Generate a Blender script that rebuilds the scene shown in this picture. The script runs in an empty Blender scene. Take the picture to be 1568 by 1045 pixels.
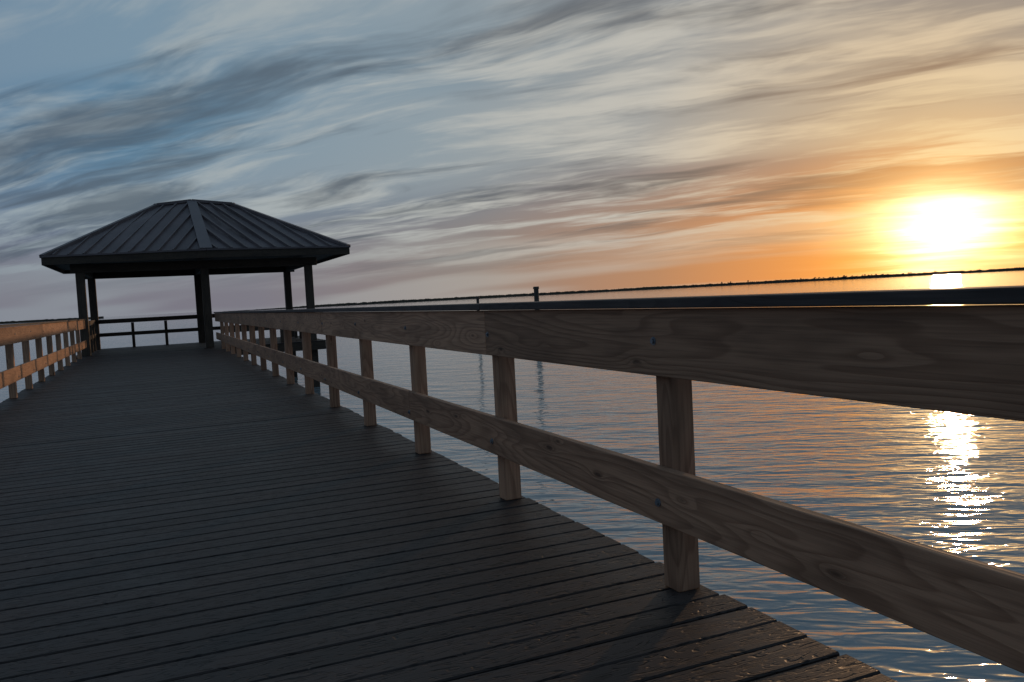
import bpy, bmesh, math, random
from mathutils import Vector, Matrix
from mathutils.bvhtree import BVHTree
random.seed(7)
rad=math.radians
scene=bpy.context.scene
scene.view_settings.view_transform='Standard'
scene.view_settings.look='None'
scene.view_settings.exposure=0

# ------------------------------------------------------------ node helper
def lin(c):
    o=[]
    for v in c:
        v=v/255.0
        o.append(v/12.92 if v<=0.04045 else ((v+0.055)/1.055)**2.4)
    return (o[0],o[1],o[2],1.0)
class G:
    def __init__(s,nt): s.nt=nt
    def new(s,t,**p):
        n=s.nt.nodes.new(t)
        for k,v in p.items(): setattr(n,k,v)
        return n
    def put(s,sock,v):
        if v is None: return
        if isinstance(v,bpy.types.NodeSocket): s.nt.links.new(v,sock)
        else: sock.default_value=v
    def m(s,op,a,b=None,c=None,clamp=False):
        n=s.new('ShaderNodeMath',operation=op,use_clamp=clamp)
        s.put(n.inputs[0],a); s.put(n.inputs[1],b); s.put(n.inputs[2],c)
        return n.outputs[0]
    def vm(s,op,a,b=None):
        n=s.new('ShaderNodeVectorMath',operation=op)
        s.put(n.inputs[0],a)
        if b is not None: s.put(n.inputs[1],b)
        return n.outputs['Value'] if op in('DOT_PRODUCT','LENGTH') else n.outputs['Vector']
    def sep(s,v):
        n=s.new('ShaderNodeSeparateXYZ'); s.put(n.inputs[0],v); return n.outputs
    def comb(s,x,y,z):
        n=s.new('ShaderNodeCombineXYZ'); s.put(n.inputs[0],x); s.put(n.inputs[1],y); s.put(n.inputs[2],z); return n.outputs[0]
    def noise(s,v,scale=1,detail=4,rough=0.5,dist=0.0,out='Fac'):
        n=s.new('ShaderNodeTexNoise'); s.put(n.inputs['Vector'],v)
        n.inputs['Scale'].default_value=scale; n.inputs['Detail'].default_value=detail
        n.inputs['Roughness'].default_value=rough; n.inputs['Distortion'].default_value=dist
        return n.outputs[out]
    def ss(s,v,a,b):
        n=s.new('ShaderNodeMapRange',interpolation_type='SMOOTHSTEP',clamp=True)
        s.put(n.inputs['Value'],v); n.inputs['From Min'].default_value=a; n.inputs['From Max'].default_value=b
        return n.outputs['Result']
    def mix(s,f,a,b,bt='MIX'):
        n=s.new('ShaderNodeMix',data_type='RGBA',blend_type=bt)
        s.put(n.inputs[0],f); s.put(n.inputs[6],a); s.put(n.inputs[7],b)
        return n.outputs[2]
    def ramp(s,f,stops):
        n=s.new('ShaderNodeValToRGB'); s.put(n.inputs[0],f)
        r=n.color_ramp; r.interpolation='LINEAR'
        while len(r.elements)<len(stops): r.elements.new(0.5)
        for e,(p,c) in zip(r.elements,stops):
            e.position=p
        for e,(p,c) in zip(r.elements,stops):
            e.color=lin(c)
        return n.outputs[0]

# ------------------------------------------------------------ camera frame
YAW=rad(23.2); PITCH=rad(3.17); ROLL=rad(3.0)
EYE=1.15
fwd0=Vector((math.sin(YAW),math.cos(YAW),0))
right0=Vector((math.cos(YAW),-math.sin(YAW),0))
fwd=(fwd0*math.cos(PITCH)+Vector((0,0,-math.sin(PITCH)))).normalized()
up0=right0.cross(fwd)
r=right0*math.cos(ROLL)-up0*math.sin(ROLL)
u=right0*math.sin(ROLL)+up0*math.cos(ROLL)
cam=bpy.data.cameras.new('camera'); camo=bpy.data.objects.new('camera',cam)
scene.collection.objects.link(camo)
M=Matrix((( r.x,u.x,-fwd.x,0),(r.y,u.y,-fwd.y,0),(r.z,u.z,-fwd.z,EYE),(0,0,0,1)))
camo.matrix_world=M
cam.lens=29.0; cam.sensor_width=36; cam.clip_start=0.05; cam.clip_end=20000
scene.camera=camo

# ------------------------------------------------------------ sun + sky
SUN_AZ=YAW+rad(27.9); SUN_EL=rad(2.7)
sd=Vector((math.sin(SUN_AZ)*math.cos(SUN_EL),math.cos(SUN_AZ)*math.cos(SUN_EL),math.sin(SUN_EL)))
sun=bpy.data.lights.new('sun','SUN'); sun.energy=1.3; sun.angle=rad(1.5); sun.color=(1.0,0.58,0.30)
suno=bpy.data.objects.new('sun',sun); scene.collection.objects.link(suno)
suno.rotation_euler=(-sd).to_track_quat('-Z','Y').to_euler()
suno.location=sd*50

w=bpy.data.worlds.new('World'); scene.world=w; w.use_nodes=True
try:
    w.cycles.sampling_method='MANUAL'; w.cycles.sample_map_resolution=512
except Exception as e: print(e)
nt=w.node_tree; nt.nodes.clear(); g=G(nt)
tc=g.new('ShaderNodeTexCoord')
D=g.vm('NORMALIZE',tc.outputs['Generated'])
X,Y,Z=g.sep(D)
Zc=g.m('MAXIMUM',Z,0.0)
dot=g.vm('DOT_PRODUCT',D,tuple(sd))
ang=g.m('MULTIPLY',g.m('ARCCOSINE',g.m('MINIMUM',dot,0.99999)),180/math.pi)
elev=g.m('MULTIPLY',g.m('ARCSINE',Zc),180/math.pi)
den=g.m('ADD',Zc,0.12)
SA=rad(-43)
dx,dy=math.sin(SA),math.cos(SA)
al=g.m('DIVIDE',g.m('ADD',g.m('MULTIPLY',X,dx),g.m('MULTIPLY',Y,dy)),den)
ac=g.m('DIVIDE',g.m('ADD',g.m('MULTIPLY',X,dy),g.m('MULTIPLY',Y,-dx)),den)
warpv=g.comb(g.m('MULTIPLY',ac,1.3),g.m('MULTIPLY',al,0.8),4.0)
wr=g.m('SUBTRACT',g.noise(warpv,1.0,2,0.5),0.5)
ac2=g.m('ADD',ac,g.m('MULTIPLY',wr,.5))
def cl(sa,sl,off,detail=6,rough=.55,dist=.1,scale=1):
    v=g.comb(g.m('MULTIPLY',ac2,sa),g.m('MULTIPLY',al,sl),off)
    return g.noise(v,scale,detail,rough,dist)
n1=cl(2.9,.80,3.1,5,.58); n2=cl(2.3,.55,31.7,4,.55,.1); n3=cl(9.0,2.2,5.5,4,.62,.4)
n4=cl(.8,.35,21.0,1)
f3=g.m('SUBTRACT',n3,.5)
light=g.ss(g.m('ADD',n1,g.m('MULTIPLY',f3,.34)),.42,.66)
dark=g.ss(g.m('ADD',n2,g.m('MULTIPLY',f3,-.26)),.46,.67)
cover=g.ss(n4,.38,.60)
af=g.m('DIVIDE',ang,70.0)
def rp(st): return g.ramp(af,[(a/70.0,c) for a,c in st])
high=rp([(0,(225,180,128)),(10,(160,144,128)),(20,(134,138,142)),(34,(106,134,154)),(52,(88,130,160)),(70,(78,116,152))])
low=rp([(0,(255,166,62)),(8,(228,146,78)),(18,(180,134,102)),(30,(144,130,124)),(45,(122,122,134)),(70,(116,116,130))])
lc=rp([(0,(255,226,160)),(10,(228,204,168)),(20,(202,197,186)),(34,(184,187,184)),(52,(158,170,176)),(70,(144,160,172))])
dc=rp([(0,(215,142,80)),(9,(140,112,92)),(18,(102,99,98)),(32,(84,91,101)),(50,(80,94,108)),(70,(74,88,106))])
base=g.mix(g.ss(elev,1.5,11.0),low,high)
c=g.mix(g.m('MULTIPLY',cover,.40),base,lc)
lowfade=g.ss(elev,0.8,5.0)
c=g.mix(g.m('MULTIPLY',g.m('MULTIPLY',light,.88),lowfade),c,lc)
c=g.mix(g.m('MULTIPLY',g.m('MULTIPLY',dark,.8),lowfade),c,dc)
eld=g.m('SUBTRACT',elev,2.6)
a2=g.m('SQRT',g.m('ADD',g.m('MULTIPLY',ang,ang),g.m('MULTIPLY',g.m('MULTIPLY',eld,eld),1.1)))
aw=g.m('ADD',a2,g.m('MULTIPLY',g.m('SUBTRACT',n1,.5),5.0))
def gauss(sig,src=aw): 
    q=g.m('DIVIDE',src,sig); return g.m('POWER',2.71828,g.m('MULTIPLY',g.m('MULTIPLY',q,q),-1.0))
def addc(c,f,col):
    sc=g.vm('SCALE',col); sc.node.inputs['Scale'].default_value=1
    if isinstance(f,(int,float)): sc.node.inputs['Scale'].default_value=f
    else: nt.links.new(f,sc.node.inputs['Scale'])
    return g.vm('ADD',c,sc)
c=addc(c,g.m('MULTIPLY',gauss(2.8),3.0),(1.0,.84,.50))
c=addc(c,g.m('MULTIPLY',gauss(5.2),.62),(1.0,.56,.12))
c=addc(c,g.m('MULTIPLY',gauss(10.0,ang),.09),(1.0,.48,.08))
sky=g.new('ShaderNodeTexSky',sky_type='NISHITA'); sky.sun_disc=False
sky.sun_elevation=SUN_EL; sky.sun_rotation=SUN_AZ; sky.air_density=1; sky.dust_density=.5
c=addc(c,.004,sky.outputs[0])
bg=g.new('ShaderNodeBackground'); g.put(bg.inputs[0],c); bg.inputs[1].default_value=0.95
out=g.new('ShaderNodeOutputWorld'); nt.links.new(bg.outputs[0],out.inputs[0])

# ------------------------------------------------------------ materials
def mat(name):
    m=bpy.data.materials.new(name); m.use_nodes=True
    n=m.node_tree; n.nodes.clear(); gg=G(n)
    b=gg.new('ShaderNodeBsdfPrincipled'); o=gg.new('ShaderNodeOutputMaterial')
    n.links.new(b.outputs[0],o.inputs[0]); return m,gg,b
def bump(gg,b,h,dist):
    n=gg.new('ShaderNodeBump'); n.inputs['Strength'].default_value=1; n.inputs['Distance'].default_value=dist
    gg.put(n.inputs['Height'],h); gg.put(b.inputs['Normal'],n.outputs[0])

def wood_mat(name,dk,md,lt,rough=.7):
    m,g,b=mat(name)
    tc=g.new('ShaderNodeTexCoord'); oi=g.new('ShaderNodeObjectInfo')
    off=g.comb(g.m('MULTIPLY',oi.outputs['Random'],57.0),g.m('MULTIPLY',oi.outputs['Random'],23.0),g.m('MULTIPLY',oi.outputs['Random'],91.0))
    p=g.vm('ADD',tc.outputs['Object'],off)
    vo=g.new('ShaderNodeTexVoronoi'); g.put(vo.inputs['Vector'],g.vm('MULTIPLY',p,(2.4,8.0,8.0))); vo.inputs['Scale'].default_value=1.0
    kd=vo.outputs['Distance']
    kn=g.m('POWER',2.718,g.m('MULTIPLY',kd,-9.0))
    h=g.noise(g.vm('MULTIPLY',p,(.55,5.0,5.0)),.8,2,.4,.0)
    hh=g.m('ADD',g.m('MULTIPLY',h,24.0),g.m('MULTIPLY',kn,3.5))
    ring=g.m('FRACT',hh)
    late=g.m('MULTIPLY',g.ss(ring,.3,.88),g.m('SUBTRACT',1.0,g.ss(ring,.88,1.0)))
    fib=g.noise(g.vm('MULTIPLY',p,(3.0,120.0,120.0)),1,2,.6)
    blot=g.noise(g.vm('MULTIPLY',p,(1.5,6.0,6.0)),1,3,.6)
    c=g.mix(g.m('MULTIPLY',late,.6),lin(lt),lin(md))
    c=g.mix(g.m('MULTIPLY',g.ss(fib,.35,.8),.5),c,lin(dk))
    c=g.mix(g.m('MULTIPLY',g.ss(blot,.42,.72),.5),c,lin(dk))
    c=g.mix(g.m('MULTIPLY',g.m('SUBTRACT',1.0,g.ss(kd,.04,.12)),.8),c,lin((72,52,42)))
    val=g.m('ADD',.80,g.m('MULTIPLY',oi.outputs['Random'],.40))
    hs=g.new('ShaderNodeHueSaturation'); g.put(hs.inputs['Value'],val); g.put(hs.inputs['Color'],c)
    g.put(b.inputs['Base Color'],hs.outputs[0]); b.inputs['Roughness'].default_value=rough
    b.inputs['Specular IOR Level'].default_value=.22
    bump(g,b,g.m('ADD',g.m('MULTIPLY',late,.5),g.m('MULTIPLY',fib,.5)),.0011)
    return m
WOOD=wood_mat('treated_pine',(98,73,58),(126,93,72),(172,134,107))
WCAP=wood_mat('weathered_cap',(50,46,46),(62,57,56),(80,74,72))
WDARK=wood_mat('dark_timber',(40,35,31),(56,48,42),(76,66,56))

def deck_mat():
    m,g,b=mat('composite_deck')
    tc=g.new('ShaderNodeTexCoord'); P=tc.outputs['Object']
    x,y,z=g.sep(P)
    idx=g.m('FLOOR',g.m('DIVIDE',y,0.146))
    wn=g.new('ShaderNodeTexWhiteNoise',noise_dimensions='1D'); g.put(wn.inputs['W'],idx)
    rv=wn.outputs['Value']
    v=g.comb(g.m('ADD',g.m('MULTIPLY',x,2.6),g.m('MULTIPLY',rv,80.0)),g.m('MULTIPLY',y,18.0),rv)
    h=g.noise(v,1,2,.5,.7)
    ring=g.m('ABSOLUTE',g.m('SUBTRACT',g.m('FRACT',g.m('MULTIPLY',h,10.0)),.5))
    groove=g.m('SUBTRACT',1.0,g.ss(ring,.06,.22))
    brk=g.ss(g.noise(g.comb(g.m('MULTIPLY',x,14.0),g.m('MULTIPLY',y,30.0),7.0),1,2,.6),.40,.58)
    groove=g.m('MULTIPLY',groove,brk)
    fine=g.noise(g.comb(g.m('MULTIPLY',x,12.0),g.m('MULTIPLY',y,200.0),0),1,2,.6)
    dirt=g.noise(P,2.2,4,.6)
    c=g.mix(rv,lin((38,34,33)),lin((58,50,47)))
    c=g.mix(g.m('MULTIPLY',g.ss(dirt,.4,.7),.35),c,lin((72,63,59)))
    c=g.mix(g.m('MULTIPLY',groove,.75),c,lin((18,15,14)))
    sp=g.new('ShaderNodeTexVoronoi'); g.put(sp.inputs['Vector'],P); sp.inputs['Scale'].default_value=9
    spk=g.m('SUBTRACT',1.0,g.ss(sp.outputs['Distance'],.02,.06))
    c=g.mix(g.m('MULTIPLY',spk,g.ss(dirt,.52,.68)),c,lin((110,102,92)))
    g.put(b.inputs['Base Color'],c)
    g.put(b.inputs['Roughness'],g.m('ADD',.44,g.m('MULTIPLY',dirt,.25)))
    b.inputs['Specular IOR Level'].default_value=.22
    bump(g,b,g.m('ADD',g.m('MULTIPLY',groove,-1.0),g.m('MULTIPLY',fine,.4)),.0025)
    return m
DECK=deck_mat()

def simple(name,c1,c2,rough,metal=0,scale=8,bd=.002):
    m,g,b=mat(name); tc=g.new('ShaderNodeTexCoord')
    n=g.noise(tc.outputs['Object'],scale,4,.6)
    g.put(b.inputs['Base Color'],g.mix(g.ss(n,.3,.7),lin(c1),lin(c2)))
    g.put(b.inputs['Roughness'],g.m('ADD',rough-.1,g.m('MULTIPLY',n,.2)))
    b.inputs['Metallic'].default_value=metal
    bump(g,b,n,bd); return m
ROOF=simple('roof_metal',(78,69,70),(96,86,87),.6,.0,1.2,.01)
BOLT=simple('galvanised_bolt',(92,100,108),(126,132,138),.5,.4,60,.0005)
LAND=simple('shore_land',(60,56,48),(80,72,58),.95,0,.01,.1)
PILE=simple('piling_wood',(52,46,42),(76,68,60),.85,0,6,.01)

def water_mat():
    m,g,b=mat('bay_water'); tc=g.new('ShaderNodeTexCoord'); P=tc.outputs['Object']
    b.inputs['Base Color'].default_value=(.17,.235,.27,1); b.inputs['Roughness'].default_value=.05
    b.inputs['IOR'].default_value=1.333
    rot=g.new('ShaderNodeVectorRotate',rotation_type='Z_AXIS'); g.put(rot.inputs['Vector'],P); rot.inputs['Angle'].default_value=rad(32)
    q=rot.outputs[0]
    n1=g.noise(g.vm('MULTIPLY',q,(.5,1.1,1)),1.0,1,.5,.3)
    n2=g.noise(g.vm('MULTIPLY',q,(1.7,5.0,1)),1.0,2,.5,.5)
    n3=g.noise(g.vm('MULTIPLY',q,(6,15,1)),1.0,1,.5,.2)
    big=g.noise(P,.05,2,.5)
    h=g.m('ADD',g.m('MULTIPLY',n1,.09),g.m('ADD',g.m('MULTIPLY',n2,.052),g.m('MULTIPLY',n3,.004)))
    dist=g.vm('LENGTH',P)
    att=g.m('DIVIDE',1.0,g.m('ADD',1.0,g.m('POWER',g.m('DIVIDE',dist,200.0),1.2)))
    h=g.m('MULTIPLY',g.m('MULTIPLY',h,att),g.m('ADD',.6,g.m('MULTIPLY',big,.8)))
    bump(g,b,h,1.0); return m
WATER=water_mat()

# ------------------------------------------------------------ mesh helpers
def link(o,parent=None):
    scene.collection.objects.link(o)
    if parent: o.parent=parent
    return o
def empty(name):
    e=bpy.data.objects.new(name,None); e.empty_display_size=.2; scene.collection.objects.link(e); return e
def bm_obj(name,bm,mats,parent=None,smooth=False):
    me=bpy.data.meshes.new(name); bmesh.ops.recalc_face_normals(bm,faces=bm.faces); bm.to_mesh(me); bm.free()
    for m in mats: me.materials.append(m)
    if smooth:
        for p in me.polygons: p.use_smooth=True
    return link(bpy.data.objects.new(name,me),parent)
def beam(name,p1,p2,w,h,m,parent,bev=.004,updir=Vector((0,0,1))):
    p1=Vector(p1);p2=Vector(p2); L=(p2-p1).length; ax=(p2-p1).normalized()
    if abs(ax.z)>.95: updir=Vector((0,1,0))
    side=updir.cross(ax).normalized(); up=ax.cross(side)
    bm=bmesh.new(); bmesh.ops.create_cube(bm,size=1)
    for v in bm.verts: v.co=Vector((v.co.x*L,v.co.y*w,v.co.z*h))
    if bev: bmesh.ops.bevel(bm,geom=bm.edges[:],offset=bev,segments=2,affect='EDGES',profile=.5)
    o=bm_obj(name,bm,[m],parent)
    R=Matrix((( ax.x,side.x,up.x,0),(ax.y,side.y,up.y,0),(ax.z,side.z,up.z,0),(0,0,0,1)))
    o.matrix_world=Matrix.Translation((p1+p2)/2)@R
    return o
def addbox(bm,p1,p2,w,h,up=Vector((0,0,1)),mi=0,w2=None):
    p1=Vector(p1);p2=Vector(p2); ax=(p2-p1).normalized()
    side=up.cross(ax).normalized(); n=ax.cross(side)
    if w2 is None: w2=w
    vs=[]
    for p,ww in((p1,w),(p2,w2)):
        for s,t in((-1,-1),(1,-1),(1,1),(-1,1)):
            vs.append(bm.verts.new(p+side*s*ww/2+n*t*h/2))
    for f in((0,1,2,3),(7,6,5,4),(0,4,5,1),(1,5,6,2),(2,6,7,3),(3,7,4,0)):
        fc=bm.faces.new([vs[i] for i in f]); fc.material_index=mi

# ------------------------------------------------------------ boardwalk deck
XR=1.86; XL=-2.13; PITCHB=.146
def deckboards(bm,x0,x1,ya,yb):
    k0=math.ceil(ya/PITCHB); k1=math.floor(yb/PITCHB)
    for k in range(k0,k1):
        y0=k*PITCHB+.0048+random.uniform(-.0012,.0012); y1=(k+1)*PITCHB-.0048; zt=random.uniform(-.0016,.0016)
        a=x0+random.uniform(-.008,.008); b=x1+random.uniform(-.009,.009)
        prof=[(y0,-.028),(y0,zt-.005),(y0+.005,zt),(y1-.005,zt),(y1,zt-.005),(y1,-.028)]
        A=[bm.verts.new((a,y,z)) for y,z in prof]; B=[bm.verts.new((b,y,z)) for y,z in prof]
        bm.faces.new(A); bm.faces.new(B[::-1])
        for i in range(6):
            j=(i+1)%6; bm.faces.new((A[i],B[i],B[j],A[j]))
walk=empty('boardwalk')
bm=bmesh.new(); deckboards(bm,XL,XR,-4,27.2)
bm_obj('deck_boards',bm,[DECK],walk)
bm=bmesh.new()
for x in(XL+.12,-1.2,-.15,.9,XR-.12):
    addbox(bm,(x,-4,-.155),(x,27.2,-.155),.06,.25)
y=-3
while y<27:
    addbox(bm,(XL+.1,y,-.36),(XR-.1,y,-.36),.1,.15); y+=3.34
bm_obj('joists',bm,[WDARK],walk)
bm=bmesh.new()
y=-3
while y<27:
    for x in(XL+.35,XR-.35):
        mt=Matrix.Translation((x,y+.16,-1.6)); bmesh.ops.create_cone(bm,cap_ends=True,segments=14,radius1=.14,radius2=.13,depth=3.2-.28-0.3,matrix=mt)
    y+=3.34
bm_obj('support_piles',bm,[PILE],walk,True)

# ------------------------------------------------------------ railings
SP=1.67; Y0=2.617
def bolt(bm,x,y,z,sgn):
    mt=Matrix.Translation((x,y,z))@Matrix.Rotation(rad(90),4,'Y')
    bmesh.ops.create_cone(bm,cap_ends=True,segments=14,radius1=.016,radius2=.016,depth=.004,matrix=mt)
    mt=Matrix.Translation((x-sgn*.005,y,z))@Matrix.Rotation(rad(90),4,'Y')
    bmesh.ops.create_cone(bm,cap_ends=True,segments=6,radius1=.010,radius2=.009,depth=.008,matrix=mt)
def railing(sgn,xin,y_start,y_end,joint0):
    par=empty('wooden_railing')
    xb=xin+sgn*.019; xp=xin+sgn*(.038+.05)
    ys=[]; k=-3
    while Y0+k*SP<y_end-.3:
        if Y0+k*SP>y_start: ys.append(Y0+k*SP)
        k+=1
    bb=bmesh.new()
    for i,yy in enumerate(ys):
        beam('post_%d'%i,(xp,yy,.001),(xp,yy,1.066),.098,.098,WOOD,par,.005)
        for zz,dy in((.955,-.02),(.33,.01)):
            bolt(bb,xin-sgn*.002,yy+dy+random.uniform(-.012,.012),zz+random.uniform(-.02,.02),sgn)
    bm_obj('bolts',bb,[BOLT],par)
    j=[y_start]; k=joint0
    while Y0+k*SP<y_end-.5:
        if Y0+k*SP>y_start+.3: j.append(Y0+k*SP+.03)
        k+=3
    j.append(y_end)
    for i in range(len(j)-1):
        a=j[i]+.002; b=j[i+1]-.002; dz=random.uniform(-.003,.0); dx=random.uniform(0,.004)
        beam('top_board_%d'%i,(xb-sgn*dx,a,.949+dz),(xb-sgn*dx,b,.949+dz),.038,.250,WOOD,par)
        beam('cap_board_%d'%i,(xin+sgn*.055,a,1.0935),(xin+sgn*.055,b,1.0935),.165,.036,WCAP,par)
    j2=[y_start]; k=joint0-2
    while Y0+k*SP<y_end-.5:
        if Y0+k*SP>y_start+.3: j2.append(Y0+k*SP)
        k+=3
    j2.append(y_end)
    for i in range(len(j2)-1):
        beam('lower_board_%d'%i,(xb,j2[i]+.002,.368),(xb,j2[i+1]-.002,.368),.038,.212,WOOD,par)
    return par
railing(1,XR-.17,-2.5,27.55,1)
railing(-1,XL+.17,-2.5,27.55,0)

# ------------------------------------------------------------ gazebo
gz=empty('gazebo')
PX=[-2.0,1.5,4.72]; PY=[27.8,32.6]
bm=bmesh.new(); deckboards(bm,-2.35,5.1,27.2,33.2)
bm_obj('gazebo_floor',bm,[DECK],gz)
bm=bmesh.new()
for yy in(27.35,29,31,33.05): addbox(bm,(-2.3,yy,-.16),(5.05,yy,-.16),.06,.26)
for x in(-2.29,5.04): addbox(bm,(x,27.4,-.16),(x,33.0,-.16),.06,.24)
for x in PX:
    for yy in PY: addbox(bm,(x,yy,-3),(x,yy,-.29),.25,.25,Vector((0,1,0)))
bm_obj('gazebo_frame',bm,[WDARK],gz)
for i,x in enumerate(PX):
    for k,yy in enumerate(PY):
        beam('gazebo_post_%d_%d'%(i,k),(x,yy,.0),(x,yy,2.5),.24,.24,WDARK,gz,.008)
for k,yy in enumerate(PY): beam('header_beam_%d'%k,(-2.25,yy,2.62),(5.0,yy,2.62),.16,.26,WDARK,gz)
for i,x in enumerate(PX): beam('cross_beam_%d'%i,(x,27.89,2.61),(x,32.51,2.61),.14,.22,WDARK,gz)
EZ=3.02
L=Vector((-2.90,27.25,EZ-.07));N=Vector((1.52,26.5,EZ-.03));R=Vector((5.88,26.75,EZ-.03))
Rb=Vector((5.88,33.6,EZ-.03));F=Vector((1.5,33.95,EZ-.03));Lb=Vector((-2.90,33.4,EZ-.05))
T1=Vector((.30,30.2,4.76));TM=Vector((1.36,29.95,4.86));T2=Vector((2.66,30.2,4.78)); TB=Vector((1.5,30.5,4.84))
bm=bmesh.new()
V={k:bm.verts.new(p) for k,p in dict(L=L,N=N,R=R,Rb=Rb,F=F,Lb=Lb,T1=T1,TM=TM,T2=T2,TB=TB).items()}
fs=['L N TM T1','N R T2 TM','R Rb T2','Rb F TB T2','F Lb T1 TB','Lb L T1','T1 TM TB','TM T2 TB']
for f in fs: bm.faces.new([V[k] for k in f.split()])
bm.normal_update(); tree=BVHTree.FromBMesh(bm)
def zat(x,y):
    h=tree.ray_cast(Vector((x,y,20)),Vector((0,0,-1))); return h[0].z if h[0] else None
eave=[L,N,R,Rb,F,Lb]
FH=.26
for i in range(6):
    a=eave[i]; b=eave[(i+1)%6]
    addbox(bm,a+Vector((0,0,-FH/2+.03)),b+Vector((0,0,-FH/2+.03)),.05,FH,mi=1)
    addbox(bm,a+Vector((0,0,.012)),b+Vector((0,0,.012)),.13,.05,mi=0)
sv=[bm.verts.new(Vector((p.x,p.y,EZ-FH+.10))) for p in eave]
f=bm.faces.new(sv); f.material_index=1
def inside(c,poly):
    r=False; n=len(poly)
    for i in range(n):
        a=poly[i];b=poly[(i+1)%n]
        if (a.y>c.y)!=(b.y>c.y) and c.x<(b.x-a.x)*(c.y-a.y)/(b.y-a.y)+a.x: r=not r
    return r
def seams(p,q,dirv,poly):
    Ln=(q-p).length; n=int(Ln/.40)
    for i in range(1,n+1):
        s=p.lerp(q,(i-.3)/n); last=None
        d=0.02
        while d<6:
            c=s+dirv*d
            if not inside(c,poly): break
            z=zat(c.x,c.y)
            if z is None: break
            last=Vector((c.x,c.y,z)); d+=.05
        if last and (last-s).length>.25:
            addbox(bm,s+Vector((0,0,.03)),last+Vector((0,0,.03)),.045,.08)
al_=rad(26)
seams(L,N,Vector((math.sin(al_),math.cos(al_),0)),[L,N,TM,T1])
seams(N,R,Vector((-math.sin(al_),math.cos(al_),0)),[N,R,T2,TM])
seams(R,Rb,Vector((-1,0,0)),[R,Rb,T2])
seams(Lb,L,Vector((1,0,0)),[Lb,L,T1])
seams(Rb,F,Vector((-.3,-1,0)).normalized(),[Rb,F,TB,T2])
seams(F,Lb,Vector((.3,-1,0)).normalized(),[F,Lb,T1,TB])
up=Vector((0,0,.03))
addbox(bm,N+up,TM+up,.36,.09,mi=2,w2=.30)
for a,b,ww in((L,T1,.2),(R,T2,.2),(Rb,T2,.2),(Lb,T1,.2),(F,TB,.3),(T1,TM,.22),(TM,T2,.22)):
    addbox(bm,a+up,b+up,ww,.09)
HIP=simple('hip_flashing',(90,84,86),(104,97,98),.6,.1,2,.005)
bm_obj('hip_roof',bm,[ROOF,WDARK,HIP],gz)
def grail(tag,a,b,n):
    a=Vector(a);b=Vector(b)
    for z,h in((.97,.15),(.50,.13)):
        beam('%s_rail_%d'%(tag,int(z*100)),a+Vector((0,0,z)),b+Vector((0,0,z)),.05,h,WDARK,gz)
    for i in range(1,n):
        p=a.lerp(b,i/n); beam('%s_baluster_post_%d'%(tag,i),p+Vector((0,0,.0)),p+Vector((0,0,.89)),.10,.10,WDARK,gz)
grail('back_left',(-1.9,32.66,0),(1.4,32.66,0),3)
grail('back_right',(1.6,32.66,0),(4.62,32.66,0),3)
grail('side_right',(4.72,27.9,0),(4.72,32.5,0),4)
grail('side_left',(-2.0,27.9,0),(-2.0,32.5,0),4)
grail('front_right',(1.95,27.74,0),(4.62,27.74,0),3)

# ------------------------------------------------------------ water
WZ=-1.55
bm=bmesh.new(); bmesh.ops.create_circle(bm,cap_ends=True,segments=96,radius=9000)
o=bm_obj('water',bm,[WATER]); o.location=(0,0,WZ)

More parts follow.
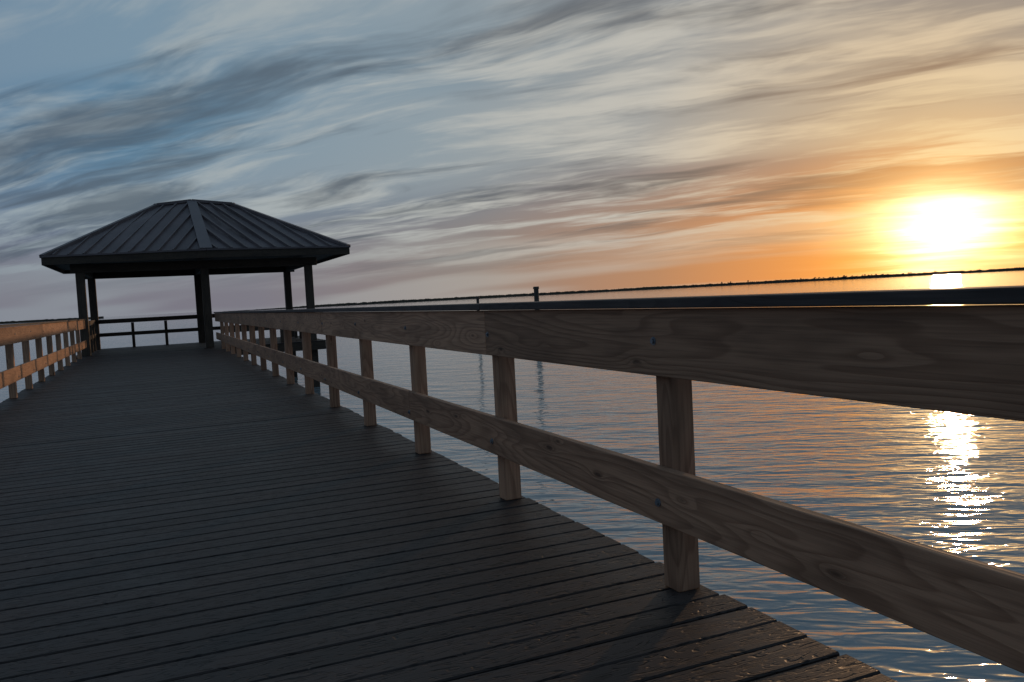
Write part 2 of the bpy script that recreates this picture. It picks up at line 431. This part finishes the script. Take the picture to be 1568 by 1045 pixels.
# ------------------------------------------------------------ far shore with trees
def shore(name,az0,az1,Rr,hfun,step=.02):
    bm=bmesh.new(); prev=None; a=az0
    while a<=az1:
        h=hfun(a); s=Vector((math.sin(rad(a)),math.cos(rad(a)),0))
        vs=[bm.verts.new(s*Rr+Vector((0,0,WZ-.5))),bm.verts.new(s*Rr+Vector((0,0,WZ+max(.3,h)))),bm.verts.new(s*(Rr+60)+Vector((0,0,WZ+max(.3,h)*.9))),bm.verts.new(s*(Rr+200)+Vector((0,0,WZ-.5)))]
        if prev:
            for i in range(3): bm.faces.new((prev[i],vs[i],vs[i+1],prev[i+1]))
        prev=vs; a+=step
    return bm_obj(name,bm,[LAND])
from mathutils import noise as mn
def hf(a):
    b=4.4+1.2*mn.noise(Vector((a*.35,0,0)))+1.1*mn.noise(Vector((a*3,5,0)))+1.2*mn.noise(Vector((a*17,9,0)))
    return b*min(1,max(0.25,(a-4)/8.0))
def tr(bm,az,h,Rr):
    s=Vector((math.sin(rad(az)),math.cos(rad(az)),0))*Rr; 
    addbox(bm,s+Vector((0,0,WZ)),s+Vector((0,0,WZ+h*.8)),.4,.4,Vector((0,1,0)))
    for i in range(5):
        c=s+Vector((random.uniform(-1,1)*h*.2,random.uniform(-1,1)*h*.2,WZ+h*random.uniform(.6,1)))
        bmesh.ops.create_icosphere(bm,subdivisions=1,radius=h*random.uniform(.07,.14),matrix=Matrix.Translation(c)@Matrix.Diagonal((1.4,1.4,.8,1)))
shore('distant_shoreline',4,80,1500,hf)
shore('distant_shoreline',-30,-3,1500,lambda a:3.2+1.2*mn.noise(Vector((a*4,2,0))))
bm=bmesh.new()
for i in range(46):
    az=YAW*57.3+random.choice([random.uniform(20,25.5),random.uniform(20,25.5),random.uniform(4,30)])
    tr(bm,az,random.uniform(4.5,7),1495)
bm_obj('distant_trees',bm,[LAND])

# ------------------------------------------------------------ pilings in the water
def place(px,depth):
    xx=(px-784)/1263*depth
    return fwd0*depth+right0*xx
def piling(px,depth,top,rr):
    p=place(px,depth); bm=bmesh.new(); hb=top-(WZ-1)
    bmesh.ops.create_cone(bm,cap_ends=True,segments=20,radius1=rr*1.05,radius2=rr*.95,depth=hb,matrix=Matrix.Translation((p.x,p.y,top-hb/2)))
    bmesh.ops.create_cone(bm,cap_ends=True,segments=20,radius1=rr*1.25,radius2=rr*1.1,depth=.14,matrix=Matrix.Translation((p.x,p.y,top+.02)))
    bm_obj('mooring_piling',bm,[PILE])
piling(825,48,EYE+.34,.15)
piling(735,62,EYE-.05,.11)
